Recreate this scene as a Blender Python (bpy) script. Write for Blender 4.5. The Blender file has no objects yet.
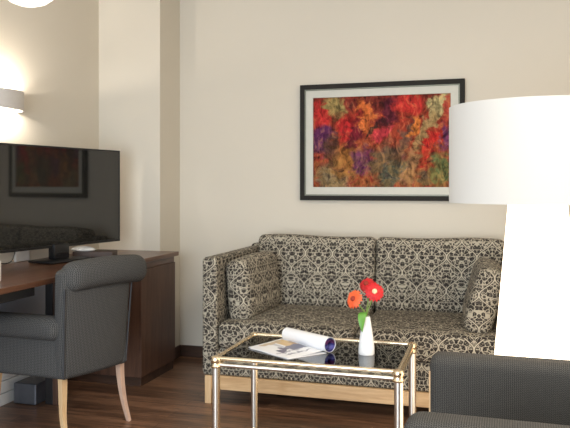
import bpy, bmesh, math, random
from mathutils import Vector, Matrix
random.seed(7)
S = bpy.context.scene
C = S.collection
PI = math.pi

# ------------------------------------------------------------------ camera
F = 700.0
cam_d = bpy.data.cameras.new('camera'); cam = bpy.data.objects.new('camera', cam_d); C.objects.link(cam)
cam_d.sensor_fit = 'HORIZONTAL'; cam_d.sensor_width = 36.0; cam_d.lens = 36.0*F/570.0
cam_d.shift_y = -28.0/570.0
cam_d.clip_start = 0.05
cam.location = (0, 0, 1.17); cam.rotation_euler = (PI/2, 0, math.radians(16.5))
S.camera = cam

# ------------------------------------------------------------------ world, lights, exposure
W = bpy.data.worlds.new('world'); S.world = W; W.use_nodes = True
W.node_tree.nodes['Background'].inputs[0].default_value = (0.62, 0.78, 1.0, 1)
W.node_tree.nodes['Background'].inputs[1].default_value = 1.0

def area(name, loc, rot, sx, sy, e, col):
    l = bpy.data.lights.new(name, 'AREA'); l.shape = 'RECTANGLE'; l.size = sx; l.size_y = sy
    l.energy = e; l.color = col
    o = bpy.data.objects.new(name, l); C.objects.link(o); o.location = loc; o.rotation_euler = rot
    return o
area('window_daylight', (-0.9, -1.52, 1.15), (math.radians(90), 0, 0), 2.5, 2.0, 154, (0.80, 0.90, 1.0))
area('added_ceiling_fill', (0.8, 1.5, 2.57), (0, 0, 0), 1.1, 1.1, 56, (1.0, 0.90, 0.76))  # added unseen fill, set to the right to brighten left wall and pillar

def point(name, loc, e, col, r):
    l = bpy.data.lights.new(name, 'POINT'); l.energy = e; l.color = col; l.shadow_soft_size = r
    o = bpy.data.objects.new(name, l); C.objects.link(o); o.location = loc
    return o

S.view_settings.view_transform = 'Standard'; S.view_settings.look = 'None'
S.view_settings.gamma = 1.0; S.view_settings.use_curve_mapping = False
S.view_settings.exposure = 0.0

# ------------------------------------------------------------------ materials
def lin(c):
    return tuple(((v/255.0)/12.92 if v/255.0 <= .04045 else ((v/255.0+.055)/1.055)**2.4) for v in c)

class NT:
    def __init__(s, name):
        s.m = bpy.data.materials.new(name); s.m.use_nodes = True
        s.t = s.m.node_tree; s.b = s.t.nodes['Principled BSDF']; s.out = s.t.nodes['Material Output']
    def n(s, typ, **kw):
        nd = s.t.nodes.new(typ)
        for k, v in kw.items(): setattr(nd, k, v)
        return nd
    def put(s, sock, v):
        if isinstance(v, bpy.types.NodeSocket): s.t.links.new(v, sock)
        elif isinstance(v, (tuple, list)) and len(v) == 3 and sock.type == 'RGBA': sock.default_value = (*v, 1)
        else: sock.default_value = v
    def math(s, op, a, b=None, c=None, clamp=False):
        nd = s.n('ShaderNodeMath', operation=op, use_clamp=clamp)
        s.put(nd.inputs[0], a)
        if b is not None: s.put(nd.inputs[1], b)
        if c is not None: s.put(nd.inputs[2], c)
        return nd.outputs[0]
    def mix(s, f, a, b):
        nd = s.n('ShaderNodeMix', data_type='RGBA'); s.put(nd.inputs[0], f)
        s.put(nd.inputs[6], a); s.put(nd.inputs[7], b); return nd.outputs[2]
    def noise(s, vec, scale, detail=3, rough=.5, dist=0.0):
        nd = s.n('ShaderNodeTexNoise'); s.t.links.new(vec, nd.inputs['Vector'])
        nd.inputs['Scale'].default_value = scale; nd.inputs['Detail'].default_value = detail
        nd.inputs['Roughness'].default_value = rough; nd.inputs['Distortion'].default_value = dist
        return nd
    def coord(s, which): return s.n('ShaderNodeTexCoord').outputs[which]
    def mapping(s, vec, scale=(1,1,1), loc=(0,0,0), rot=(0,0,0)):
        nd = s.n('ShaderNodeMapping'); s.t.links.new(vec, nd.inputs[0])
        nd.inputs['Scale'].default_value = scale; nd.inputs['Location'].default_value = loc
        nd.inputs['Rotation'].default_value = rot; return nd.outputs[0]
    def sep(s, v):
        nd = s.n('ShaderNodeSeparateXYZ'); s.t.links.new(v, nd.inputs[0]); return nd.outputs
    def comb(s, x, y, z=0.0):
        nd = s.n('ShaderNodeCombineXYZ'); s.put(nd.inputs[0], x); s.put(nd.inputs[1], y); s.put(nd.inputs[2], z); return nd.outputs[0]
    def smooth(s, v, a, b):
        nd = s.n('ShaderNodeMapRange', interpolation_type='SMOOTHSTEP'); s.put(nd.inputs[0], v)
        nd.inputs[1].default_value = a; nd.inputs[2].default_value = b; return nd.outputs[0]
    def bump(s, h, strength, dist=.002):
        nd = s.n('ShaderNodeBump'); s.put(nd.inputs['Height'], h)
        nd.inputs['Strength'].default_value = strength; nd.inputs['Distance'].default_value = dist
        s.t.links.new(nd.outputs[0], s.b.inputs['Normal'])
    def base(s, v): s.put(s.b.inputs['Base Color'], v)
    def set(s, **kw):
        for k, v in kw.items(): s.put(s.b.inputs[k.replace('_', ' ')], v)
        return s

def flat(name, rgb, rough=.6, metal=0.0, spec=.5, var=.06, scale=30.0, **kw):
    t = NT(name); c = lin(rgb); co = t.coord('Object')
    nz = t.noise(co, scale)
    t.base(t.mix(nz.outputs[0], tuple(v*(1-var) for v in c), tuple(min(1, v*(1+var)) for v in c)))
    t.set(Roughness=rough, Metallic=metal); t.b.inputs['Specular IOR Level'].default_value = spec
    for k, v in kw.items(): t.b.inputs[k.replace('_', ' ')].default_value = v
    return t.m

def wall_mat(name, rgb):
    t = NT(name); c = lin(rgb); co = t.coord('Object')
    nz = t.noise(co, 1.3, 4); fine = t.noise(co, 220, 2)
    t.base(t.mix(nz.outputs[0], tuple(v*.975 for v in c), tuple(min(1, v*1.025) for v in c)))
    t.set(Roughness=.85); t.b.inputs['Specular IOR Level'].default_value = .2
    t.bump(fine.outputs[0], .12, .001)
    return t.m
M = {}
M['wall'] = wall_mat('wall_paint', (215, 207, 192))
M['ceiling'] = wall_mat('ceiling_paint', (240, 238, 232))

def wood(name, dark, light, axis='X', scale=1.0, rough=.4, coat=0.0, grain=1.0):
    t = NT(name); co = t.coord('Object')
    st = {'X': (1.2, 14, 14), 'Y': (14, 1.2, 14), 'Z': (14, 14, 1.2)}[axis]
    mp = t.mapping(co, tuple(v*scale for v in st))
    n1 = t.noise(mp, 1.6, 6, .6, .8); n2 = t.noise(mp, 9, 3, .6, .3)
    f = t.math('ADD', t.math('MULTIPLY', n1.outputs[0], .75*grain), t.math('MULTIPLY', n2.outputs[0], .25*grain))
    f = t.smooth(f, .32, .68)
    t.base(t.mix(f, lin(dark), lin(light)))
    t.set(Roughness=rough); t.b.inputs['Coat Weight'].default_value = coat
    t.b.inputs['Coat Roughness'].default_value = .25
    t.bump(n2.outputs[0], .15, .001)
    return t.m
M['walnut_y'] = wood('walnut_along', (66, 40, 27), (106, 70, 49), 'Y', rough=.32, coat=.3)
M['walnut_z'] = wood('walnut_upright', (72, 49, 37), (98, 69, 53), 'Z', rough=.45)
M['skirting'] = wood('skirting_wood', (52, 36, 27), (78, 55, 41), 'X', rough=.45)
M['beech_x'] = wood('beech_rail', (190, 150, 105), (222, 188, 142), 'X', rough=.45)
M['beech_z'] = wood('beech_leg', (198, 160, 116), (226, 194, 150), 'Z', rough=.4)
M['pink_beech'] = wood('pale_pink_beech', (196, 160, 138), (222, 190, 166), 'Z', rough=.4)

def floor_mat():
    t = NT('plank_floor'); co = t.coord('Object')
    br = t.n('ShaderNodeTexBrick'); t.t.links.new(co, br.inputs['Vector'])
    br.inputs['Scale'].default_value = 1.0; br.inputs['Brick Width'].default_value = 1.15; br.inputs['Row Height'].default_value = .095
    br.inputs['Mortar Size'].default_value = .0012; br.inputs['Mortar Smooth'].default_value = .2; br.inputs['Bias'].default_value = 0
    br.inputs['Color1'].default_value = (0, 0, 0, 1); br.inputs['Color2'].default_value = (1, 1, 1, 1); br.inputs['Mortar'].default_value = (.5, .5, .5, 1)
    br.offset = .37
    mp = t.mapping(co, (1.5, 16, 1)); g = t.noise(mp, 1.4, 7, .65, 1.2); g2 = t.noise(t.mapping(co, (3, 60, 1)), 2, 4)
    f = t.math('ADD', t.math('MULTIPLY', br.outputs['Color'], .42), t.math('MULTIPLY', t.smooth(g.outputs[0], .38, .64), .46))
    f = t.math('ADD', f, t.math('MULTIPLY', g2.outputs[0], .16))
    c = t.mix(f, lin((40, 25, 18)), lin((160, 118, 90)))
    c = t.mix(br.outputs['Fac'], c, lin((34, 22, 16)))
    t.base(c); t.set(Roughness=.3); t.b.inputs['Specular IOR Level'].default_value = .5
    t.put(t.b.inputs['Roughness'], t.math('ADD', .24, t.math('MULTIPLY', g.outputs[0], .16)))
    t.bump(t.math('SUBTRACT', g2.outputs[0], t.math('MULTIPLY', br.outputs['Fac'], 2.0)), .12, .001)
    return t.m
M['floor'] = floor_mat()

def damask(name, light=(184, 175, 156), dark=(36, 31, 30), pu=.168, pv=.19, off=(0, 0), cell=47):
    """woven ogee lattice filled with small blossoms and tendrils, mirrored about its own axes"""
    t = NT(name); uv = t.coord('UV'); x, y, _ = t.sep(uv)
    x = t.math('ADD', x, off[0]); y = t.math('ADD', y, off[1])
    ax = t.math('PINGPONG', x, pu/2)
    cy = t.math('COSINE', t.math('MULTIPLY', y, 2*PI/pv))
    swing = t.math('MULTIPLY', t.math('ADD', 1.0, cy), pu/4)
    d = t.math('ABSOLUTE', t.math('SUBTRACT', ax, swing))                       # distance to the ogee stem
    mv0 = t.comb(ax, y, 0)
    wob = t.noise(mv0, 42, 1, .5, .3); wx = t.sep(wob.outputs['Color'])
    mv = t.comb(t.math('ADD', ax, t.math('MULTIPLY', t.math('SUBTRACT', wx[0], .5), .022)), t.math('ADD', y, t.math('MULTIPLY', t.math('SUBTRACT', wx[1], .5), .022)), 0)
    ve = t.n('ShaderNodeTexVoronoi', feature='DISTANCE_TO_EDGE'); t.t.links.new(mv, ve.inputs['Vector']); ve.inputs['Scale'].default_value = cell; ve.inputs['Randomness'].default_value = .75
    vf = t.n('ShaderNodeTexVoronoi', feature='F1'); t.t.links.new(mv, vf.inputs['Vector']); vf.inputs['Scale'].default_value = cell; vf.inputs['Randomness'].default_value = .75
    mesh = t.math('SUBTRACT', 1.0, t.smooth(ve.outputs['Distance'], .035, .105))
    core = t.math('SUBTRACT', 1.0, t.smooth(vf.outputs['Distance'], .06, .13))
    stem = t.math('SUBTRACT', 1.0, t.smooth(d, .0026, .0052))
    halo = t.smooth(d, .0055, .0095)
    leafy = t.noise(mv0, 95, 1, .5, .5)
    tend = t.math('SUBTRACT', 1.0, t.smooth(t.math('ABSOLUTE', t.math('SUBTRACT', leafy.outputs[0], .5)), .015, .045))
    f = t.math('MAXIMUM', t.math('MULTIPLY', mesh, .88), t.math('MULTIPLY', core, .7))
    f = t.math('MAXIMUM', f, t.math('MULTIPLY', tend, .30))
    f = t.math('MAXIMUM', t.math('MULTIPLY', f, halo), t.math('MULTIPLY', stem, 1.0), None, True)
    t.base(t.mix(f, lin(dark), lin(light)))
    t.set(Roughness=.8); t.b.inputs['Specular IOR Level'].default_value = .25
    wv = t.noise(uv, 900, 1); t.bump(t.math('ADD', f, t.math('MULTIPLY', wv.outputs[0], .5)), .35, .0015)
    return t.m
M['damask'] = damask('damask_fabric')
M['damask_fine'] = damask('damask_fabric_cushion', pu=.15, pv=.17, off=(.03, .05), cell=50)

def weave(name, dark, light, s=1.0):
    t = NT(name); uv = t.coord('UV'); x, y, _ = t.sep(uv)
    zig = t.math('PINGPONG', x, .006*s)
    b = t.math('SINE', t.math('MULTIPLY', t.math('ADD', y, zig), 2*PI/(.0085*s)))
    c = t.math('SINE', t.math('MULTIPLY', x, 2*PI/(.009*s)))
    nz = t.noise(uv, 260, 3); big = t.noise(uv, 5, 2)
    f = t.math('ADD', t.math('MULTIPLY', b, .25), t.math('MULTIPLY', c, .18))
    f = t.math('ADD', f, t.math('MULTIPLY', nz.outputs[0], .5)); f = t.math('ADD', f, .12)
    f = t.smooth(f, .05, .75)
    t.base(t.mix(f, lin(dark), lin(light)))
    t.set(Roughness=.85); t.b.inputs['Specular IOR Level'].default_value = .2; t.b.inputs['Sheen Weight'].default_value = 0.0
    t.bump(f, .5, .0015)
    return t.m
M['grey_weave'] = weave('grey_weave', (42, 42, 42), (98, 97, 95), .85)
M['char_weave'] = weave('charcoal_weave', (36, 35, 34), (88, 86, 82), .62)
M['piping'] = flat('dark_piping', (52, 53, 56), .7)

M['brass'] = flat('polished_brass', (240, 222, 190), .26, 1.0, var=.03)
M['chrome'] = flat('nickel_tube', (232, 228, 220), .3, 1.0, var=.02)
M['white_gloss'] = flat('white_glaze', (240, 240, 240), .3, var=.01)
M['white_plastic'] = flat('white_plastic', (228, 228, 226), .4, var=.02)
M['sconce'] = flat('sconce_enamel', (205, 200, 194), .5, var=.02)
M['black_plastic'] = flat('black_plastic', (20, 20, 22), .35, var=.05)
M['dark_box'] = wood('dark_tray', (44, 33, 27), (74, 56, 46), 'X', rough=.5)
M['steel'] = flat('dark_steel', (26, 25, 26), .4, var=.05)
M['grey_metal'] = flat('galvanised_grey', (92, 94, 100), .35, .5, var=.35, scale=14)
M['panel_white'] = flat('white_board', (238, 236, 232), .5, var=.03)
M['frame_dark'] = flat('frame_dark_wood', (26, 23, 18), .8, var=.1)
M['frame_pale'] = flat('frame_pale_liner', (198, 196, 184), .5, var=.05)
M['frame_line'] = flat('frame_silver_line', (120, 120, 106), .4, .4)
M['leaf'] = flat('leaf_green', (86, 140, 48), .45, var=.25, scale=60)
M['stem'] = flat('stem_green', (122, 150, 70), .5, var=.15)
M['petal_red'] = flat('petal_red', (196, 18, 26), .55, var=.25, scale=90)
M['petal_dark_red'] = flat('petal_crimson', (188, 26, 28), .55, var=.3, scale=90)
M['petal_orange'] = flat('petal_orange', (242, 98, 50), .55, var=.2, scale=90)
M['eye_cream'] = flat('flower_eye', (222, 200, 160), .8, var=.3, scale=300)
M['eye_dark'] = flat('flower_eye_rim', (150, 52, 34), .8, var=.3, scale=300)

def screen():
    t = NT('tv_screen_glass'); co = t.coord('Object'); nz = t.noise(co, 2)
    t.base(t.mix(nz.outputs[0], lin((30, 29, 27)), lin((36, 35, 32))))
    t.set(Roughness=.04); t.b.inputs['IOR'].default_value = 1.62
    return t.m
M['screen'] = screen()

def glass(name):
    t = NT(name)
    tr = t.n('ShaderNodeBsdfTransparent'); tr.inputs[0].default_value = (*lin((184, 182, 176)), 1)
    gl = t.n('ShaderNodeBsdfGlossy'); gl.inputs['Roughness'].default_value = .015; gl.inputs[0].default_value = (.95, .96, .97, 1)
    fr = t.n('ShaderNodeFresnel'); fr.inputs[0].default_value = 1.62
    nz = t.noise(t.coord('Object'), 3); mx = t.n('ShaderNodeMixShader')
    t.put(mx.inputs[0], t.math('ADD', fr.outputs[0], t.math('MULTIPLY', nz.outputs[0], .01)))
    t.t.links.new(tr.outputs[0], mx.inputs[1]); t.t.links.new(gl.outputs[0], mx.inputs[2]); t.t.links.new(mx.outputs[0], t.out.inputs[0])
    return t.m
M['glass'] = glass('smoked_glass')

def glow(name, rgb, strength, base=(240, 238, 234)):
    t = NT(name); nz = t.noise(t.coord('Object'), 40)
    t.base(lin(base)); t.set(Roughness=.9)
    c = lin(rgb)
    t.put(t.b.inputs['Emission Color'], t.mix(nz.outputs[0], tuple(v*.985 for v in c), c))
    t.b.inputs['Emission Strength'].default_value = strength
    return t.m
M['shade_glow'] = glow('lit_lamp_shade', (250, 243, 228), .23, (180, 178, 174))
M['body_glow'] = glow('lit_lamp_body', (255, 234, 206), 3.2)
M['pendant_glow'] = glow('lit_opal_glass', (255, 250, 244), 1.2)
M['bulb_glow'] = glow('lit_bulb', (255, 236, 205), 6.0)

def painting_mat():
    t = NT('abstract_canvas'); uv = t.coord('UV')
    n1 = t.noise(uv, 4.5, 2, .5, 1.6); n2 = t.noise(t.mapping(uv, (1, 1, 1), (7.3, 2.1, 0)), 4.5, 2, .5, 1.6)
    fz = t.noise(t.mapping(uv, (1.5, 1, 1), (1, 1, 0), (0, 0, .6)), 14, 3, .6, 1.0)
    x0, y0, _ = t.sep(uv); fo = t.math('MULTIPLY', t.math('SUBTRACT', fz.outputs[0], .5), .09)
    x = t.math('ADD', t.math('ADD', x0, t.math('MULTIPLY', t.math('SUBTRACT', n1.outputs[0], .5), .20)), fo)
    y = t.math('ADD', t.math('ADD', y0, t.math('MULTIPLY', t.math('SUBTRACT', n2.outputs[0], .5), .26)), fo)
    col = t.mix(n1.outputs[0], lin((150, 44, 36)), lin((176, 78, 50)))
    # u, v(from top), ru, rv, tilt, colour, strength
    blobs = [(.50,.06,.6,.10,0,(120,48,42),.7),(.05,.20,.07,.18,0,(205,52,50),.9),(.17,.10,.07,.14,0,(170,150,92),.9),
        (.06,.48,.10,.17,0,(96,44,92),.95),(.15,.88,.14,.18,0,(156,138,104),.95),(.25,.72,.13,.2,.3,(176,110,52),.9),(.14,.6,.06,.2,0,(92,62,44),.8),
        (.27,.34,.09,.14,0,(200,44,46),.95),(.32,.42,.06,.16,.3,(110,30,48),.85),(.40,.22,.05,.2,-.3,(224,118,58),.95),(.36,.72,.09,.14,0,(112,44,100),.95),
        (.56,.17,.08,.16,.3,(96,34,52),.9),(.52,.42,.06,.12,.5,(214,66,76),.95),(.45,.40,.015,.13,.7,(40,34,32),.9),
        (.52,.70,.10,.18,.6,(96,86,72),.9),(.58,.86,.11,.16,.4,(92,100,84),.95),(.68,.50,.05,.26,.35,(104,80,66),.85),(.75,.34,.035,.12,.2,(232,134,60),.95),
        (.70,.10,.12,.13,0,(206,54,48),.9),(.90,.14,.05,.22,.45,(196,180,126),.95),(.82,.40,.04,.24,.45,(172,140,92),.9),(.72,.80,.07,.2,.2,(178,130,92),.9),
        (.84,.60,.04,.20,.4,(208,40,40),.95),(.95,.46,.05,.16,0,(116,56,100),.95),(.93,.82,.08,.18,0,(104,124,76),.95),(.98,.15,.03,.3,0,(180,70,58),.7),(.82,.92,.05,.1,0,(90,92,72),.8)]
    for (bu, bv, ru, rv, tilt, c, k) in blobs:
        dx = t.math('SUBTRACT', x, bu); dy = t.math('SUBTRACT', y, 1-bv)
        dx2 = t.math('SUBTRACT', dx, t.math('MULTIPLY', dy, tilt*.66))
        r = t.math('SQRT', t.math('ADD', t.math('POWER', t.math('DIVIDE', dx2, ru), 2.0), t.math('POWER', t.math('DIVIDE', dy, rv), 2.0)))
        f = t.math('MULTIPLY', t.math('SUBTRACT', 1.0, t.smooth(r, .6, 1.25)), k)
        col = t.mix(f, col, lin(c))
    st = t.noise(t.mapping(uv, (2.4, 1, 1), (0, 0, 0), (0, 0, .5)), 6, 4, .6, 1.6); st2 = t.noise(t.mapping(uv, (2.4, 1, 1), (0, 0, 0), (0, 0, .7)), 9, 3, .6, 1.2)
    st3 = t.noise(t.mapping(uv, (1.4, 1, 1), (3, 5, 0), (0, 0, .9)), 5, 4, .6, 1.8)
    col = t.mix(t.math('MULTIPLY', t.smooth(st.outputs[0], .54, .68), .34), col, lin((196, 134, 84)))
    col = t.mix(t.math('MULTIPLY', t.smooth(st3.outputs[0], .56, .70), .72), col, lin((62, 40, 38)))
    low = t.math('SUBTRACT', 1.0, t.smooth(y, .15, .62))
    col = t.mix(t.math('MULTIPLY', t.math('MULTIPLY', t.smooth(st3.outputs[0], .34, .48), t.math('SUBTRACT', 1.0, t.smooth(st3.outputs[0], .48, .60))), t.math('MULTIPLY', low, .45)), col, lin((150, 116, 58)))
    k = t.math('ADD', .02, t.math('ADD', t.math('MULTIPLY', t.smooth(st.outputs[0], .3, .65), .62), t.math('MULTIPLY', t.smooth(st2.outputs[0], .3, .7), .6)))
    mul = t.n('ShaderNodeMix', data_type='RGBA', blend_type='MULTIPLY'); mul.inputs[0].default_value = .9
    t.put(mul.inputs[6], col); t.put(mul.inputs[7], t.comb(k, k, k))
    t.base(mul.outputs[2]); t.set(Roughness=.75); t.b.inputs['Specular IOR Level'].default_value = .15
    t.bump(t.math('ADD', st.outputs[0], st2.outputs[0]), .3, .004)
    return t.m
M['painting'] = painting_mat()

def page_mat(name, blobs, seed, lines=False):
    t = NT(name); uv = t.coord('UV'); x, y, _ = t.sep(uv)
    nz = t.noise(t.mapping(uv, (1, 1, 1), (seed, seed, 0)), 7, 3)
    xd = t.math('ADD', x, t.math('MULTIPLY', t.math('SUBTRACT', nz.outputs[0], .5), .25))
    col = t.mix(nz.outputs[0], lin((232, 232, 234)), lin((240, 240, 242)))
    for (bu, bv, ru, rv, c) in blobs:
        r = t.math('MAXIMUM', t.math('ABSOLUTE', t.math('DIVIDE', t.math('SUBTRACT', xd, bu), ru)), t.math('ABSOLUTE', t.math('DIVIDE', t.math('SUBTRACT', y, bv), rv)))
        col = t.mix(t.math('SUBTRACT', 1.0, t.smooth(r, .8, 1.1)), col, lin(c))
    if lines:
        ln = t.math('GREATER_THAN', t.math('SINE', t.math('MULTIPLY', y, 130)), .3)
        inn = t.math('MULTIPLY', t.math('GREATER_THAN', x, .1), t.math('LESS_THAN', x, .9))
        col = t.mix(t.math('MULTIPLY', t.math('MULTIPLY', ln, inn), .10), col, lin((120, 120, 124)))
    t.base(col); t.set(Roughness=.35)
    return t.m
M['page_photo'] = page_mat('printed_page', [(.30,.74,.24,.15,(206,174,120)),(.12,.5,.05,.3,(200,180,150)),(.42,.86,.2,.05,(170,140,110)),(.62,.30,.10,.10,(84,80,104)),(.55,.72,.13,.2,(104,104,124)),(.50,.45,.10,.09,(92,88,108)),(.80,.5,.03,.38,(150,150,162)),(.68,.36,.03,.3,(176,176,184)),(.3,.5,.16,.05,(196,196,204))], 2.0)
M['page_plain'] = page_mat('pale_page', [(.82,.5,.1,.4,(222,226,236))], 5.0)
M['page_purple'] = page_mat('purple_page', [(.5,.5,.6,.6,(66,62,124)),(.35,.5,.16,.5,(110,108,176)),(.7,.6,.14,.4,(104,52,96))], 9.0)

# ------------------------------------------------------------------ mesh helpers
def box_uv(me):
    if not me.uv_layers: me.uv_layers.new(name='UVMap')
    uv = me.uv_layers.active.data
    for p in me.polygons:
        n = p.normal; a = max(range(3), key=lambda i: abs(n[i]))
        for li in p.loop_indices:
            c = me.vertices[me.loops[li].vertex_index].co
            uv[li].uv = (c.y, c.z) if a == 0 else ((c.x, c.z) if a == 1 else (c.x, c.y))

def obj(name, bm, mat, parent=None, smooth=False, uv=True, loc=None, rot=None):
    me = bpy.data.meshes.new(name)
    bmesh.ops.recalc_face_normals(bm, faces=bm.faces)
    bm.to_mesh(me); bm.free()
    if smooth:
        for p in me.polygons: p.use_smooth = True
        if smooth != 'all':
            try: me.set_sharp_from_angle(angle=math.radians(40))
            except Exception: pass
    if uv: box_uv(me)
    me.materials.append(M[mat] if isinstance(mat, str) else mat)
    o = bpy.data.objects.new(name, me); C.objects.link(o)
    if parent: o.parent = parent
    if loc: o.location = loc
    if rot: o.rotation_euler = rot
    return o

def thing(name, label, cat, loc=(0, 0, 0), rz=0.0, group=None):
    o = bpy.data.objects.new(name, None); C.objects.link(o); o.empty_display_size = .1
    o.location = loc; o.rotation_euler = (0, 0, rz); return tag(o, label, cat, group)
def tag(o, label, cat, group=None):
    o['label'] = label; o['category'] = cat
    if group: o['group'] = group
    return o
def struct(name, bm, mat, **kw):
    o = obj(name, bm, mat, **kw); o['kind'] = 'structure'; return o

def box(x0, x1, y0, y1, z0, z1, bevel=0.0, bm=None, seg=2):
    b = bm or bmesh.new()
    r = bmesh.ops.create_cube(b, size=1.0)
    for v in r['verts']:
        v.co = Vector(((x0+x1)/2+v.co.x*(x1-x0), (y0+y1)/2+v.co.y*(y1-y0), (z0+z1)/2+v.co.z*(z1-z0)))
    if bevel:
        es = list({e for v in r['verts'] for e in v.link_edges})
        bmesh.ops.bevel(b, geom=es, offset=bevel, segments=seg, affect='EDGES', profile=.5)
    return b

def rbox(sx, sy, sz, r, n=10, fn=None, rs=4):
    """soft box centred at the origin; fn bends / puffs each vertex"""
    b = bmesh.new(); h = (sx/2, sy/2, sz/2)
    def ticks(hh):
        rr = min(r, hh*.999); a = [-hh+rr*(1-math.cos(i/rs*PI/2)) if False else -hh+rr*i/rs for i in range(rs)]
        m = [-(hh-rr)+2*(hh-rr)*i/n for i in range(n+1)]
        return a+m+[-v for v in reversed(a)]
    T = [ticks(v) for v in h]; cache = {}
    def vert(p):
        k = tuple(round(c, 6) for c in p)
        if k in cache: return cache[k]
        q = Vector([max(-(h[i]-min(r, h[i]*.999)), min(h[i]-min(r, h[i]*.999), p[i])) for i in range(3)])
        d = Vector(p)-q
        if d.length > 1e-9: q = q+d.normalized()*min(r, min(h))
        if fn: q = fn(q.copy())
        cache[k] = b.verts.new(q); return cache[k]
    for ax in range(3):
        u, w = [i for i in range(3) if i != ax]
        for sgn in (-1, 1):
            for i in range(len(T[u])-1):
                for j in range(len(T[w])-1):
                    ps = []
                    for (a, c) in ((i, j), (i+1, j), (i+1, j+1), (i, j+1)):
                        p = [0, 0, 0]; p[ax] = sgn*h[ax]; p[u] = T[u][a]; p[w] = T[w][c]; ps.append(vert(p))
                    if len(set(ps)) == 4:
                        try: b.faces.new(ps)
                        except ValueError: pass
    return b

def shift(bm, x=0, y=0, z=0, rot=None):
    if rot: bmesh.ops.transform(bm, matrix=rot, verts=bm.verts)
    bmesh.ops.translate(bm, vec=(x, y, z), verts=bm.verts); return bm

def tube(pts, rad, seg=14, bm=None, cap=True, sq=False):
    b = bm or bmesh.new(); pts = [Vector(p) for p in pts]; n = len(pts)
    rr = rad if isinstance(rad, (list, tuple)) else [rad]*n
    rings = []; up = None
    for i, p in enumerate(pts):
        d = (pts[min(i+1, n-1)]-pts[max(i-1, 0)]).normalized()
        if up is None: up = Vector((0, 0, 1)) if abs(d.z) < .9 else Vector((1, 0, 0))
        a = (up-d*up.dot(d)).normalized(); c = d.cross(a); up = a
        ring = []
        for k in range(seg):
            t = 2*PI*(k+.5)/seg
            ca, sa = math.cos(t), math.sin(t)
            ring.append(b.verts.new(p+(a*ca+c*sa)*rr[i]*(1.3 if sq else 1)))
        rings.append(ring)
    for i in range(n-1):
        for k in range(seg):
            b.faces.new([rings[i][k], rings[i][(k+1) % seg], rings[i+1][(k+1) % seg], rings[i+1][k]])
    if cap: b.faces.new(rings[0]); b.faces.new(rings[-1])
    return b

def lathe(prof, seg=48, bm=None, c=(0, 0, 0), close=False):
    b = bm or bmesh.new(); rings = []
    for (r, z) in prof:
        if r < 1e-6: rings.append([b.verts.new((c[0], c[1], c[2]+z))])
        else: rings.append([b.verts.new((c[0]+r*math.cos(2*PI*k/seg), c[1]+r*math.sin(2*PI*k/seg), c[2]+z)) for k in range(seg)])
    pr = list(zip(rings[:-1], rings[1:]))
    if close: pr.append((rings[-1], rings[0]))
    for A, B in pr:
        for k in range(seg):
            q = [A[k % len(A)], A[(k+1) % len(A)], B[(k+1) % len(B)], B[k % len(B)]]
            q = list(dict.fromkeys(q))
            if len(q) >= 3: b.faces.new(q)
    return b

# ------------------------------------------------------------------ the room
XL, YB, XR, YF, H = -2.515, 4.42, 1.9, -1.6, 2.62
struct('floor', box(XL-.1, XR+.1, YF-.1, YB+.1, -.08, 0), 'floor')
struct('ceiling', box(XL-.1, XR+.1, YF-.1, YB+.1, H, H+.1), 'ceiling')
struct('wall_back', box(XL-.1, XR+.1, YB, YB+.12, 0, H), 'wall')
struct('wall_left', box(XL-.12, XL, YF, YB, 0, H), 'wall')
struct('wall_right', box(XR, XR+.12, YF, YB, 0, H), 'wall')
XC, YC = -2.065, 4.12
struct('wall_pillar', box(XL, XC, YC, YB, 0, H), 'wall')
b = bmesh.new()                                            # wall behind the viewer, with the window opening
box(XL, -2.2, YF-.1, YF, 0, H, bm=b); box(.4, XR, YF-.1, YF, 0, H, bm=b)
box(-2.2, .4, YF-.1, YF, 0, .1, bm=b); box(-2.2, .4, YF-.1, YF, 2.25, H, bm=b)
struct('wall_front', b, 'wall')
b = bmesh.new()
for x in (-2.2, -.925, .35): box(x, x+.05, YF-.08, YF-.03, .1, 2.25, bm=b)
for z in (.1, 2.2): box(-2.2, .4, YF-.08, YF-.03, z, z+.05, bm=b)
struct('window_1', b, 'panel_white')
struct('baseboard_back', box(XC+.014, XR, YB-.014, YB, 0, .078, .003), 'skirting')
struct('baseboard_pillar', box(XC, XC+.014, YC-.0, YB, 0, .078, .003), 'skirting')
b = bmesh.new()
box(XL, XL+.016, 1.0, 3.64, 0, .062, .003, b); box(XL, XL+.016, 1.0, 3.64, .066, .128, .003, b); box(XL, XL+.016, 1.0, 3.64, .132, .194, .003, b)
struct('baseboard_left', b, 'panel_white')

# ------------------------------------------------------------------ desk with cabinet
DX = -1.930
desk = thing('desk', 'long walnut wall desk under the television with a closed base cabinet at its far end', 'desk', (-2.24, 3.0, 0))
def dk(name, mat, x0, x1, y0, y1, z0, z1, bev=.002, parent=desk):
    return obj(name, box(x0+2.24, x1+2.24, y0-3.0, y1-3.0, z0, z1, bev), mat, parent)
dk('worktop', 'walnut_y', XL+.002, DX, 1.3, YC-.003, .724, .75, .003)
dk('top_rail', 'walnut_y', XL+.002, DX-.03, 3.66, YC-.01, .683, .724)
M['lit_wall_pale'] = flat('lit_wall_grey', (176, 184, 196), .35, var=.05)  # added panel, its pale colour stands for window light on the wall
dk('added_lit_panel', 'lit_wall_pale', XL+.018, XL+.03, 1.32, 3.65, .2, .668)['label'] = 'added pale grey panel standing in for the window-lit wall'
cb = dk('cabinet', 'walnut_z', XL+.02, DX-.022, 3.655, YC-.012, .056, .683)
dk('plinth', 'skirting', XL+.02, DX-.035, 3.675, YC-.012, 0, .056, .001)
dk('drawer', 'black_plastic', XL+.16, DX-.014, 1.7, 2.66, .684, .724, .003)
dk('leg', 'steel', -2.30, -2.255, 3.235, 3.28, 0, .724, .002)
dk('leg', 'walnut_z', -2.254, -2.225, 3.235, 3.285, 0, .724, .002)
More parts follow.
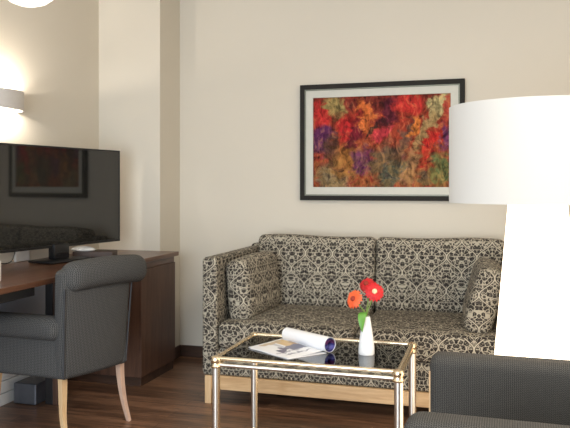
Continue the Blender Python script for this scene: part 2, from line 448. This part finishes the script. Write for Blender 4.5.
dk('leg', 'steel', -2.02, -1.975, 1.34, 1.385, 0, .724, .002)
dk('leg', 'steel', -2.50, -2.455, 1.34, 1.385, 0, .724, .002)

bx_ = obj('cable_box', box(-.07, .07, -.075, .075, 0, .11, .006), 'grey_metal', None, loc=(-2.40, 3.27, .002))
tag(bx_, 'grey metal box standing on the floor under the desk', 'box')

# ------------------------------------------------------------------ television
ang = math.atan2(.125, .48)           # turned away from the wall
tv = thing('television', 'large flat black television on a low stand on the desk', 'television', (-2.315, 3.385, .753), -ang+math.radians(4.3))
# local: x = out of the screen, y = along the width
z0, z1 = .076, .636
obj('housing', box(-.035, -.002, -.505, .505, z0, z1, .006), 'black_plastic', tv, smooth=True)
b = bmesh.new(); w_ = .009
for a in ((-.505, .505, z0, z0+.014), (-.505, .505, z1-w_, z1), (-.505, -.505+w_, z0, z1), (.505-w_, .505, z0, z1)):
    box(-.003, .006, a[0], a[1], a[2], a[3], .001, b)
obj('bezel', b, 'black_plastic', tv)
obj('screen', box(-.002, .003, -.497, .497, z0+.012, z1-.008), 'screen', tv)
lg = obj('maker_mark', box(.006, .0068, -.014, .014, z0+.004, z0+.0085), 'grey_metal', tv); lg['label'] = 'tiny grey maker mark on the lower bezel'
st = obj('stand', box(-.028, .022, -.056, .056, .012, z0+.02, .006), 'black_plastic', tv, smooth=True)
obj('ridge', box(.022, .027, -.045, .045, .04, .052, .002), 'black_plastic', st)
obj('foot_plate', box(-.08, .10, -.15, .15, .0, .012, .004), 'black_plastic', tv, smooth=True)

# ------------------------------------------------------------------ things on the desk
t = obj('tray', box(-.118, .118, -.06, .06, 0, .036, .004), 'dark_box', None, loc=(-2.26, 3.665, .7505), rot=(0, 0, math.radians(16.5)))
tag(t, 'low dark wooden box on the desk beside the television stand', 'box')
b = lathe([(0, .0), (.062, 0), (.068, .006), (.06, .018), (.04, .028), (.015, .033), (0, .034)], 32)
bmesh.ops.scale(b, vec=(1.15, .75, .8), verts=b.verts)
t = obj('domed_lid', b, 'white_plastic', None, True, loc=(-2.33, 3.645, .787))
tag(t, 'small white domed object lying on the dark wooden box', 'lid')
t = obj('network_box', box(-.012, .012, -.06, .06, 0, .085, .004), 'white_plastic', None, loc=(-2.515, 3.32, .752))
tag(t, 'pale box leaning at the wall behind the television stand', 'box')
cable = [(-2.53, 3.06, .86), (-2.52, 3.08, .80), (-2.50, 3.12, .762), (-2.49, 3.18, .757), (-2.50, 3.23, .775), (-2.51, 3.26, .83), (-2.53, 3.27, .88)]
def smooth_pts(p, n=6):
    p = [Vector(q) for q in p]; out = []
    for i in range(len(p)-1):
        a, b_, c, d = p[max(i-1, 0)], p[i], p[i+1], p[min(i+2, len(p)-1)]
        for k in range(n):
            s = k/n; out.append(.5*((2*b_)+(c-a)*s+(2*a-5*b_+4*c-d)*s*s+(3*b_-a-3*c+d)*s**3))
    return out+[p[-1]]
t = obj('cable', tube(smooth_pts(cable), .003, 8), 'black_plastic', None, True); tag(t, 'thin dark cable looping down behind the television', 'cable')
b = lathe([(0, 0), (.036, 0), (.038, .004), (.038, .088), (.035, .088), (.035, .006), (0, .005)], 32)
mug = thing('mug', 'white mug on the desk at the left edge of the photo', 'mug', (-2.11, 2.585, .7505))
obj('body', b, 'white_gloss', mug, True)
obj('handle', tube([(.03*math.cos(a)*0-.036-.022*math.sin(a), 0, .045+.026*math.cos(a)) for a in [i*PI/10 for i in range(11)]], .005, 10), 'white_gloss', mug, True)

# ------------------------------------------------------------------ wall sconce
SY, SZ0, SZ1 = 3.13, 1.575, 1.678
sc = thing('wall_sconce', 'small curved pale wall lamp glowing upward and downward above the television', 'wall lamp', (XL, SY, SZ0))
b = bmesh.new(); N = 28; hh = SZ1-SZ0
outr = [(.105*math.sin(PI*i/N)**.75, -.15*math.cos(PI*i/N)) for i in range(N+1)]
innr = [(.098*math.sin(PI*i/N)**.75, -.143*math.cos(PI*i/N)) for i in range(N+1)]
rows = []
for (x, y) in outr: rows.append([b.verts.new((x, y, 0)), b.verts.new((x, y, hh))])
rows2 = []
for (x, y) in innr: rows2.append([b.verts.new((x, y, 0)), b.verts.new((x, y, hh))])
for i in range(N):
    b.faces.new([rows[i][0], rows[i+1][0], rows[i+1][1], rows[i][1]])
    b.faces.new([rows2[i][0], rows2[i][1], rows2[i+1][1], rows2[i+1][0]])
    b.faces.new([rows[i][1], rows[i+1][1], rows2[i+1][1], rows2[i][1]])
    b.faces.new([rows[i][0], rows2[i][0], rows2[i+1][0], rows[i+1][0]])
obj('shade', b, 'sconce', sc, True)
obj('back_plate', box(0, .008, -.06, .06, .01, hh-.01, .002), 'white_plastic', sc)
obj('bulb', lathe([(0, -.018), (.012, -.013), (.016, 0), (.012, .013), (0, .018)], 20, c=(.05, 0, .066)), 'bulb_glow', sc, True)
sl = point('sconce_light', (XL+.055, SY, SZ0+.083), 13, (1.0, .90, .78), .012)
sl2 = point('sconce_light_down', (XL+.055, SY, SZ0+.030), 8, (1.0, .92, .82), .012)

# ------------------------------------------------------------------ pendant bowl
pd = thing('pendant_lamp', 'glowing white glass bowl lamp hanging at the top edge above the desk', 'ceiling lamp', (-1.915, 2.575, 1.943))
b = lathe([(0, 0), (.04, .005), (.075, .018), (.105, .042), (.125, .078), (.13, .11), (.124, .11), (.118, .08), (.098, .05), (.07, .026), (.035, .013), (0, .009)], 48)
obj('bowl', b, 'pendant_glow', pd, True)
obj('rod', tube([(0, 0, .07), (0, 0, H-1.943-.02)], .006, 10), 'chrome', pd, True)
obj('stem_cap', lathe([(0, .01), (.03, .01), (.03, .035), (.008, .06), (0, .06)], 24, c=(0, 0, .04)), 'chrome', pd, True)
obj('ceiling_rose', lathe([(0, 0), (.05, 0), (.05, .018), (0, .02)], 24, c=(0, 0, H-1.943-.021)), 'white_plastic', pd, True)

# ------------------------------------------------------------------ painting
PX0, PX1, PZ0, PZ1 = -1.198, -.160, 1.078, 1.824
pt = thing('framed_painting', 'framed abstract painting in reds, oranges, purples and greens on the wall above the sofa', 'painting', ((PX0+PX1)/2, YB, PZ0))
pw, ph = (PX1-PX0)/2, PZ1-PZ0
def ring(x0, x1, z0_, z1_, w, y0, y1, bev=.002):
    b = bmesh.new()
    box(x0, x1, y0, y1, z0_, z0_+w, bev, b); box(x0, x1, y0, y1, z1_-w, z1_, bev, b)
    box(x0, x0+w, y0, y1, z0_+w*.98, z1_-w*.98, bev, b); box(x1-w, x1, y0, y1, z0_+w*.98, z1_-w*.98, bev, b); return b
obj('outer_frame', ring(-pw, pw, 0, ph, .03, -.036, -.001), 'frame_dark', pt)
obj('liner', ring(-pw+.029, pw-.029, .029, ph-.029, .056, -.024, -.002), 'frame_pale', pt)
obj('liner_edge', ring(-pw+.0285, pw-.0285, .0285, ph-.0285, .010, -.029, -.003), 'frame_line', pt)
b = bmesh.new(); cx, cz0, cz1 = pw-.082, .082, ph-.082
vs = [b.verts.new(p) for p in ((-cx, -.016, cz0), (cx, -.016, cz0), (cx, -.016, cz1), (-cx, -.016, cz1), (-cx, -.004, cz0), (cx, -.004, cz0), (cx, -.004, cz1), (-cx, -.004, cz1))]
for f in ((0, 1, 2, 3), (7, 6, 5, 4), (0, 4, 5, 1), (1, 5, 6, 2), (2, 6, 7, 3), (3, 7, 4, 0)): b.faces.new([vs[i] for i in f])
cv = obj('canvas', b, 'painting', pt)
for l, d in zip(cv.data.loops, cv.data.uv_layers.active.data):
    c = cv.data.vertices[l.vertex_index].co; d.uv = ((c.x+cx)/(2*cx), (c.z-cz0)/(cz1-cz0))

# ------------------------------------------------------------------ sofa
SX0, SX1, SYF = -1.505, .16, 3.49
sw = SX1-SX0; scx = (SX0+SX1)/2
sofa = thing('sofa', 'two-seat sofa in black and beige patterned fabric on a pale wood base', 'sofa', (scx, SYF, 0))
hw = sw/2; AT = .085; SD = .895                     # arm thickness, depth
for s in (-1, 1):                                   # arms
    b = rbox(AT, SD-.01, .785-.15, .02, 8)
    obj('armrest', shift(b, s*(hw-AT/2), SD/2, .15+(.785-.15)/2), 'damask', sofa, True)
b = rbox(sw-2*AT+.004, .80, .145, .012, 6); obj('seat_base', shift(b, 0, .03+.40, .15+.0725), 'damask', sofa, True)
b = rbox(sw-.01, .10, .66, .02, 8); obj('back_frame', shift(b, 0, SD-.055, .15+.32), 'damask', sofa, True)
cwid = (sw-2*AT)/2; SEAM = -.676-scx
for s in (-1, 1):
    def puff(q, W_=cwid, D_=.68, Hh=.14):
        fx = max(0, 1-(2*q.x/W_)**2); fy = max(0, 1-(2*q.y/D_)**2)
        if q.z > 0: q.z += .022*fx**.6*fy**.5
        return q
    b = rbox(cwid-.004, .70, .14, .035, 12, puff)
    c = obj('seat_cushion', shift(b, s*cwid/2, .35+.005, .295+.07), 'damask', sofa, 'all')
    # back cushions: upright, slightly reclined, slightly plump
    def puffb(q, W_=cwid-.0, Hh=.46):
        fx = max(0, 1-(2*q.x/W_)**2); fz = max(0, 1-(2*q.z/Hh)**2)
        if q.y < 0: q.y -= .045*fx**.6*fz**.6
        if q.z > 0: q.z += .006*fx-.006*math.cos(q.x*9+s)
        if q.z > 0: q.z += .012*(s*q.x*-1.0)/.36*0
        return q
    b = rbox(cwid-.002, .16, .45, .038, 12, puffb)
    shift(b, 0, 0, 0, Matrix.Rotation(math.radians(-9), 4, 'X'))
    c = obj('back_cushion', shift(b, s*cwid/2, .735, .415+.215), 'damask', sofa, 'all')
obj('base_rail', box(-hw+.045, hw-.045, .012, .034, .078, .15, .002), 'beech_x', sofa)
obj('base_rail', box(-hw+.03, hw-.03, SD-.05, SD-.03, .078, .15, .002), 'beech_x', sofa)
for s in (-1, 1):
    for y in (.0, SD-.06):
        x = s*(hw-.037)
        obj('leg', box(x-.018, x+.018, y+.002, y+.05, 0, .15, .003), 'beech_z', sofa)

# side cushions leaning on the arms
def side_cushion(label, x, y, z, rz, tilt, s):
    def pf(q):
        fy = max(0, 1-(2*q.y/.50)**2); fz = max(0, 1-(2*q.z/.40)**2)
        q.x += (1 if q.x > 0 else -1)*.018*(fy*fz)**.5*(1 if abs(q.x) > .02 else 0)
        q.z += .012*math.sin(q.y*7+1)
        return q
    b = rbox(.12, .48, .345, .052, 10, pf)
    bmesh.ops.rotate(b, matrix=Matrix.Rotation(tilt, 3, 'Y'), verts=b.verts)
    o = obj('side_cushion', b, 'damask_fine', None, 'all', loc=(x, y, z), rot=(0, 0, rz))
    tag(o, label, 'cushion', 'side cushions on the sofa'); return o
side_cushion('patterned cushion leaning on the left arm of the sofa', SX0+.188, 3.82, .428+.168, math.radians(-6), math.radians(-5), 1)
side_cushion('patterned cushion leaning on the right arm of the sofa, half behind the floor lamp', -.05, 3.82, .428+.168, math.radians(4), math.radians(15), -1)

# ------------------------------------------------------------------ coffee table
TX0, TX1, TY0, TY1, TZ = -1.10, -.347, 2.705, 3.19, .46
tb = thing('coffee_table', 'low brass and chrome tube coffee table with a smoked glass top before the sofa', 'coffee table', ((TX0+TX1)/2, (TY0+TY1)/2, 0))
a, d_ = (TX1-TX0)/2, (TY1-TY0)/2
for (x, y) in ((-a, -d_), (a, -d_), (-a, d_), (a, d_)):
    l = obj('leg', tube([(x, y, .006), (x, y, .425)], .0155, 20), 'chrome', tb, True)
    obj('leg_highlight', tube([(x+.0105, y-.003, .008), (x+.0105, y-.003, .425)], .0088, 8), 'brass', l, True)['label'] = 'gold highlight on the tube, modelled as a thin strip'  # gold highlight on the leg, put in as an added thin tube
    obj('foot', lathe([(0, 0), (.017, 0), (.018, .004), (.015, .012), (0, .012)], 20, c=(x, y, 0)), 'brass', l, True)
    b = lathe([(0, .418), (.021, .418), (.0245, .424), (.021, .431), (.0195, .437), (.0235, .444), (.0245, .452), (.020, .461), (.008, .466), (0, .467)], 24, c=(x, y, 0))
    obj('corner_joint', b, 'brass', l, True)
for z, m, nm in ((.4555, 'brass', 'upper_rail'), (.4295, 'chrome', 'lower_rail')):
    for y in (-d_, d_): obj(nm, tube([(-a+.015, y, z), (a-.015, y, z)], .0088, 14), m, tb, True)
    for x in (-a, a): obj(nm, tube([(x, -d_+.015, z), (x, d_-.015, z)], .0088, 14), 'brass', tb, True)
for sy in (-1, 1):
    for sx in (-1, 1):
        for z in (.4555, .4295):
            pass
b = bmesh.new()
obj('glass_top', box(-a+.010, a-.010, -d_+.010, d_-.010, .4485, .4560, .001), 'glass', tb)
GZ = .4562

# ------------------------------------------------------------------ magazine
A_, B_, C_, D_ = Vector((-1.03, 2.91)), Vector((-.81, 2.77)), Vector((-.69, 2.925)), Vector((-.925, 3.105))
mg = thing('magazine', 'open magazine with its pages rolled back, lying on the glass coffee table', 'magazine', (-.86, 2.93, GZ))
o2 = Vector((-.86, 2.93))
b = bmesh.new(); uvl = b.loops.layers.uv.new('UVMap'); NG = 14
def sheet(b, uvl, A, B, C2, D, z, bow, th):
    g = [[None]*(NG+1) for _ in range(NG+1)]; g2 = [[None]*(NG+1) for _ in range(NG+1)]
    for i in range(NG+1):
        for j in range(NG+1):
            u, v = i/NG, j/NG
            p = (A*(1-u)+B*u)*(1-v)+(D*(1-u)+C2*u)*v-o2
            h_ = z+bow*v**2*.6+.0015*math.sin(u*6)
            g[i][j] = b.verts.new((p.x, p.y, h_+th)); g2[i][j] = b.verts.new((p.x, p.y, max(.0003, h_-.0002)))
    for i in range(NG):
        for j in range(NG):
            f = b.faces.new([g[i][j], g[i+1][j], g[i+1][j+1], g[i][j+1]])
            for l, (uu, vv) in zip(f.loops, ((i, j), (i+1, j), (i+1, j+1), (i, j+1))): l[uvl].uv = (uu/NG, vv/NG)
            b.faces.new([g2[i][j], g2[i][j+1], g2[i+1][j+1], g2[i+1][j]])
    for k in range(NG):
        b.faces.new([g[k][0], g2[k][0], g2[k+1][0], g[k+1][0]]); b.faces.new([g[k][NG], g[k+1][NG], g2[k+1][NG], g2[k][NG]])
        b.faces.new([g[0][k], g[0][k+1], g2[0][k+1], g2[0][k]]); b.faces.new([g[NG][k], g2[NG][k], g2[NG][k+1], g[NG][k+1]])
sheet(b, uvl, A_, B_, C_, D_, .003, .012, .002)
obj('open_page', b, 'page_photo', mg, True, uv=False)
b = bmesh.new(); uvl = b.loops.layers.uv.new('UVMap')
sh = Vector((.012, -.012)); sheet(b, uvl, A_+sh, B_+sh*.3, C_+sh, D_+sh, .0005, 0, .002)
obj('under_pages', b, 'page_plain', mg, True, uv=False)
# the rolled part: a spiral tube along D-C
P0, P1 = Vector((-.907, 3.089)), Vector((-.665, 2.925)); ax = (P1-P0).normalized(); nrm = Vector((-ax.y, ax.x))
def spiral(r0, r1, turns, rad_off, cz, n=60, start=-PI*.6):
    pts = []
    for i in range(n+1):
        s = i/n; th = start+s*turns*2*PI; r = r0+(r1-r0)*s
        pts.append((r*math.cos(th), r*math.sin(th)))
    return pts
def rolled(b, pts, cz, th=.0012, e=0.0):
    rows = []
    for k, P in enumerate((P0-ax*e, P1+ax*e)):
        kk = .93+.12*k
        ro = []; ri = []
        for (u, v) in pts:
            q = P+nrm*u*kk-o2; ro.append(b.verts.new((q.x, q.y, cz+v*kk)))
            f = 1-th/max(.005, math.hypot(u, v)); q = P+nrm*u*f*kk-o2; ri.append(b.verts.new((q.x, q.y, cz+v*f*kk)))
        rows.append((ro, ri))
    (o0, i0), (o1, i1) = rows
    for i in range(len(pts)-1):
        b.faces.new([o0[i], o0[i+1], o1[i+1], o1[i]]); b.faces.new([i0[i], i1[i], i1[i+1], i0[i+1]])
        b.faces.new([o0[i], i0[i], i0[i+1], o0[i+1]]); b.faces.new([o1[i], o1[i+1], i1[i+1], i1[i]])
    b.faces.new([o0[0], o1[0], i1[0], i0[0]]); b.faces.new([o0[-1], i0[-1], i1[-1], o1[-1]])
b = bmesh.new(); rolled(b, spiral(.031, .031, 1.08, 0, 0), .0345); obj('rolled_pages', b, 'page_plain', mg, True)
b = bmesh.new(); rolled(b, spiral(.0285, .013, 2.2, 0, 0, 80), .0345, .0012, .0); o = obj('inner_pages', b, 'page_purple', mg, True)
o['label'] = 'blue and purple printed pages inside the roll'
for l, d in zip(o.data.loops, o.data.uv_layers.active.data):
    c = o.data.vertices[l.vertex_index].co; d.uv = ((c.z)/.066, (c.x+.3)*1.5)

# ------------------------------------------------------------------ vase and gerberas
VX, VY = -.513, 2.952
vs_ = thing('vase', 'slender white tapering vase standing on the glass table', 'vase', (VX, VY, GZ))
b = lathe([(0, 0), (.033, 0), (.0345, .004), (.0335, .03), (.029, .07), (.022, .115), (.0165, .15), (.0145, .160), (.012, .160), (.014, .145), (.02, .1), (.028, .03), (.028, .008), (0, .006)], 40)
obj('body', b, 'white_gloss', vs_, True)

def gerbera(label, head, nrm_, rad, petal, start, grp='gerberas in the white vase', leaf=None):
    th = thing('gerbera', label, 'flower', (VX+start[0], VY+start[1], GZ+.05), 0, grp)
    o_ = Vector((VX+start[0], VY+start[1], GZ+.05)); hd = Vector(head)-o_; n = Vector(nrm_).normalized()
    mid = Vector((0, 0, .112))
    pts = smooth_pts([(0, 0, 0), mid, mid+(hd-n*.012-mid)*.55-n*.012, hd-n*.010], 8)
    obj('stem', tube(pts, .0026, 8), 'stem', th, True)
    rot = n.to_track_quat('Z', 'Y').to_matrix()
    def P(x, y, z): return hd+rot@Vector((x, y, z))
    b = bmesh.new()
    for layer, (cnt, r0, r1, z_out, w) in enumerate(((18, .008, rad, -.002, .0062), (16, .007, rad*.82, .004, .0056), (14, .006, rad*.58, .008, .0045))):
        for k in range(cnt):
            a = 2*PI*(k+.5*layer)/cnt+random.uniform(-.05, .05); R1 = r1*random.uniform(.93, 1.05); dz = random.uniform(-.003, .003)
            ca, sa = math.cos(a), math.sin(a); prof = []
            for i in range(6):
                s = i/5; r = r0+(R1-r0)*s; ww = .8*w*(.45+1.0*math.sin(PI*min(1, s*.8+.12)))*(.35 if i == 5 else 1)*rad/.042
                z = z_out*s+.004*math.sin(PI*s)+dz*s-.006*s*s
                prof.append((r, ww, z))
            vt = []
            for (r, ww, z) in prof:
                vt.append([b.verts.new(P(r*ca-q*ww*sa, r*sa+q*ww*ca, z+(0 if q else -.0012)+up)) for up in (0, -.0008) for q in (-1, 0, 1)])
            for i in range(5):
                A, B = vt[i], vt[i+1]
                for q in (0, 1):
                    b.faces.new([A[q], A[q+1], B[q+1], B[q]]); b.faces.new([A[3+q], B[3+q], B[4+q], A[4+q]])
                b.faces.new([A[0], B[0], B[3], A[3]]); b.faces.new([A[2], A[5], B[5], B[2]])
            b.faces.new([vt[0][0], vt[0][3], vt[0][4], vt[0][1]]); b.faces.new([vt[0][1], vt[0][4], vt[0][5], vt[0][2]])
            b.faces.new([vt[5][0], vt[5][1], vt[5][4], vt[5][3]]); b.faces.new([vt[5][1], vt[5][2], vt[5][5], vt[5][4]])
    obj('petals', b, petal, th, True)
    b = lathe([(0, .013), (.006, .012), (.010, .009), (.0115, .003), (.008, -.004), (0, -.006)], 24)
    for v in b.verts: v.co = P(*v.co)
    e = obj('flower_eye', b, 'eye_cream' if petal == 'petal_red' else 'eye_dark', th, True)
    b = lathe([(0, -.012), (.004, -.011), (.011, -.004), (.009, .001), (0, .001)], 20)
    for v in b.verts: v.co = P(*v.co)
    obj('sepals', b, 'stem', th, True)
    if leaf:
        b = bmesh.new(); NL = 12; top = []
        for i in range(NL+1):
            s = i/NL; w = .018*math.sin(PI*min(1, s*.93+.05))**.8
            base = Vector(leaf[0])*(1-s)**2+2*Vector(leaf[1])*s*(1-s)+Vector(leaf[2])*s*s-o_
            sd = Vector((.93, .25, 0))
            top.append([b.verts.new(base+sd*w*q+Vector((0, -1, 0))*(up+.003*abs(q)*-1)) for up in (.0004, -.0004) for q in (-1, 0, 1)])
        for i in range(NL):
            A, B = top[i], top[i+1]
            for q in (0, 1): b.faces.new([A[q], A[q+1], B[q+1], B[q]]); b.faces.new([A[3+q], B[3+q], B[4+q], A[4+q]])
            b.faces.new([A[0], B[0], B[3], A[3]]); b.faces.new([A[2], A[5], B[5], B[2]])
        obj('leaf', b, 'leaf', th, True)
    return th
cp = Vector((.284, -.959, 0))       # roughly towards the viewer
def at(px, py, dep):
    r = (px-285)/F*dep; z = 1.17+(186-py)/F*dep
    return Vector((math.cos(math.radians(16.5))*r-math.sin(math.radians(16.5))*dep, math.sin(math.radians(16.5))*r+math.cos(math.radians(16.5))*dep, z))
gerbera('bright red gerbera with a pale centre, the front one in the white vase', at(374.5, 291.5, 2.94), (.30, -.90, .42), .043, 'petal_red', (.002, -.002))
gerbera('darker red gerbera behind the bright red one in the white vase', at(366.5, 284.0, 3.00), (-.25, -.75, .62), .036, 'petal_dark_red', (-.002, .003))
gerbera('orange gerbera leaning left out of the white vase', at(353.5, 299.0, 2.95), (-.40, -.78, .40), .041, 'petal_orange', (-.004, -.003),
        leaf=(at(366, 313, 2.965), at(360, 308, 2.92), at(362, 332, 2.915)))

# ------------------------------------------------------------------ floor lamp
LX, LY = .156, 2.65
lc = at(537.5, 186, 2.55); LX, LY = lc.x, lc.y
lp = thing('floor_lamp', 'large white floor lamp with a drum shade and a tapering lit body', 'floor lamp', (LX, LY, 0))
zb, zt = 1.109, 1.460
obj('body', lathe([(0, .012), (.192, .012), (.196, .02), (.1015, zb+.012), (.098, zb+.02), (0, zb+.02)], 56), 'body_glow', lp, True)
obj('base_plate', lathe([(0, 0), (.2, 0), (.2, .012), (0, .012)], 56), 'white_plastic', lp, True)
R = .314
obj('lamp_shade', lathe([(R, zb), (R, zt), (R-.004, zt), (R-.004, zb)], 72, close=True), 'shade_glow', lp, True)
b = bmesh.new()
for k in range(3):
    an = 2*PI*k/3+.3; tube([(0.02*math.cos(an), .02*math.sin(an), zt-.03), ((R-.003)*math.cos(an), (R-.003)*math.sin(an), zt-.012)], .003, 8, b)
tube([(0, 0, zb+.01), (0, 0, zt-.02)], .008, 10, b)
obj('shade_carrier', b, 'chrome', lp, True)
obj('bulb', lathe([(0, -.035), (.022, -.026), (.032, 0), (.022, .026), (0, .035)], 24, c=(.0, 0, (zb+zt)/2)), 'bulb_glow', lp, True)
point('floor_lamp_light', (LX, LY, (zb+zt)/2), 9, (1.0, .80, .58), .045)

# ------------------------------------------------------------------ armchairs
def desk_chair():
    ch = thing('desk_chair', 'dark grey armchair with a rolled back and pale wooden legs pulled up to the desk', 'armchair', (-1.767, 2.92, 0), math.radians(73))
    # seat box, widening to the front
    def widen(q):
        f = (q.y+.25)/.5; q.x *= (1+f*.50); return q
    b = rbox(.36, .50, .12, .03, 8, widen); obj('seat_base', shift(b, -.022, .265, .355), 'grey_weave', ch, 'all')
    b = rbox(.28, .43, .07, .03, 8, widen); obj('seat_cushion', shift(b, -.02, .30, .445), 'grey_weave', ch, 'all')
    def bend(q):                        # barrel curve, leaning back towards its top
        k = (q.z+.25)/.5
        q.x *= (1+.10*k); q.y += .45*q.x*q.x-.035*k; return q
    b = rbox(.385, .075, .50, .028, 12, bend); obj('backrest', shift(b, -.024, .035, .295+.25), 'grey_weave', ch, 'all')
    def rb(q):
        q.y += .45*q.x*q.x; q.z -= .25*q.x*q.x
        return q
    b = rbox(.492, .125, .136, .060, 10, rb, 6); obj('top_roll', shift(b, .025, -.022, .771), 'grey_weave', ch, 'all')
    for s in (-1, 1):
        rz = Matrix.Rotation(-s*math.radians(14), 4, 'Z')
        b = rbox(.065, .52, .25, .025, 8); shift(b, 0, 0, 0, rz); obj('arm_panel', shift(b, s*.222-.016, .262, .295+.125), 'grey_weave', ch, 'all')
        b = rbox(.112, .50, .112, .050, 8, None, 6); shift(b, 0, 0, 0, rz); obj('arm_roll', shift(b, s*.236-.016, .272, .524), 'grey_weave', ch, 'all')
        pp = []
        for z in (.31, .42, .54, .66, .71):
            k = (z-.295)/.5; x = .187*(1+.1*k); pp.append((s*x-.024, .0075+.45*x*x-.035*k-.012, z))
        obj('piping', tube(smooth_pts(pp), .004, 8), 'piping', ch, True)
    for s in (-1, 1):
        pts = smooth_pts([(s*.174, .065, .33), (s*.176, .060, .22), (s*.184, .047, .11), ((.204, .030, .0) if s > 0 else (-.184, .024, .0))], 6)
        n = len(pts); obj('leg', tube(pts, [.0175-.0085*i/(n-1) for i in range(n)], 4, sq=True), 'beech_z' if s < 0 else 'pink_beech', ch)
        obj('leg', tube([(s*.20-.012, .49, .32), (s*.20-.012, .53, 0)], [.019, .012], 4, sq=True), 'beech_z', ch)
    return ch
desk_chair()

def club_chair():
    x0, y0, y1 = -.198, 1.635, 2.335
    ch = thing('club_armchair', 'charcoal upholstered armchair in the right foreground, turned to the coffee table', 'armchair', (x0, (y0+y1)/2, 0), math.radians(-1.5))
    w = (y1-y0)/2; dp = .78
    for s in (-1, 1):
        if s > 0:
            b = rbox(dp-.08, .105, .635-.12, .035, 10); obj('armrest', shift(b, (dp-.08)/2+.0, s*(w-.0525), .124+(.635-.12)/2), 'char_weave', ch, 'all')
        else:
            b = rbox(dp-.08, .13, .635-.12, .045, 10); obj('armrest', shift(b, (dp-.08)/2+.0, s*(w-.065), .108+(.635-.12)/2), 'char_weave', ch, 'all')
        y = s*(w-.055)
        obj('arm_facing', box(-.0015, .006, y-.030, y+.030, .0, .585, .001), 'beech_z', ch)['label'] = 'pale wood facing on the front of the arm'
    b = rbox(dp-.10, 2*w-.22, .20, .02, 6); obj('seat_base', shift(b, (dp-.10)/2+.01, 0, .22), 'char_weave', ch, True)
    def pf(q):
        if q.z > 0: q.z += .02*max(0, 1-(q.x/.3)**2)*max(0, 1-(q.y/.22)**2)
        return q
    b = rbox(.58, 2*w-.245, .12, .035, 8, pf); obj('seat_cushion', shift(b, .30, 0, .375), 'char_weave', ch, 'all')
    b = rbox(.14, 2*w-.01, .64, .05, 8); shift(b, 0, 0, 0, Matrix.Rotation(math.radians(8), 4, 'Y'))
    obj('backrest', shift(b, dp-.04, 0, .14+.32), 'char_weave', ch, 'all')
    for sx in (.04, dp-.06):
        for s in (-1, 1):
            if sx > .1: obj('leg', tube([(sx, s*(w-.05), .14), (sx, s*(w-.05), 0)], [.022, .015], 4, sq=True), 'beech_z', ch)
    return ch
club_chair()
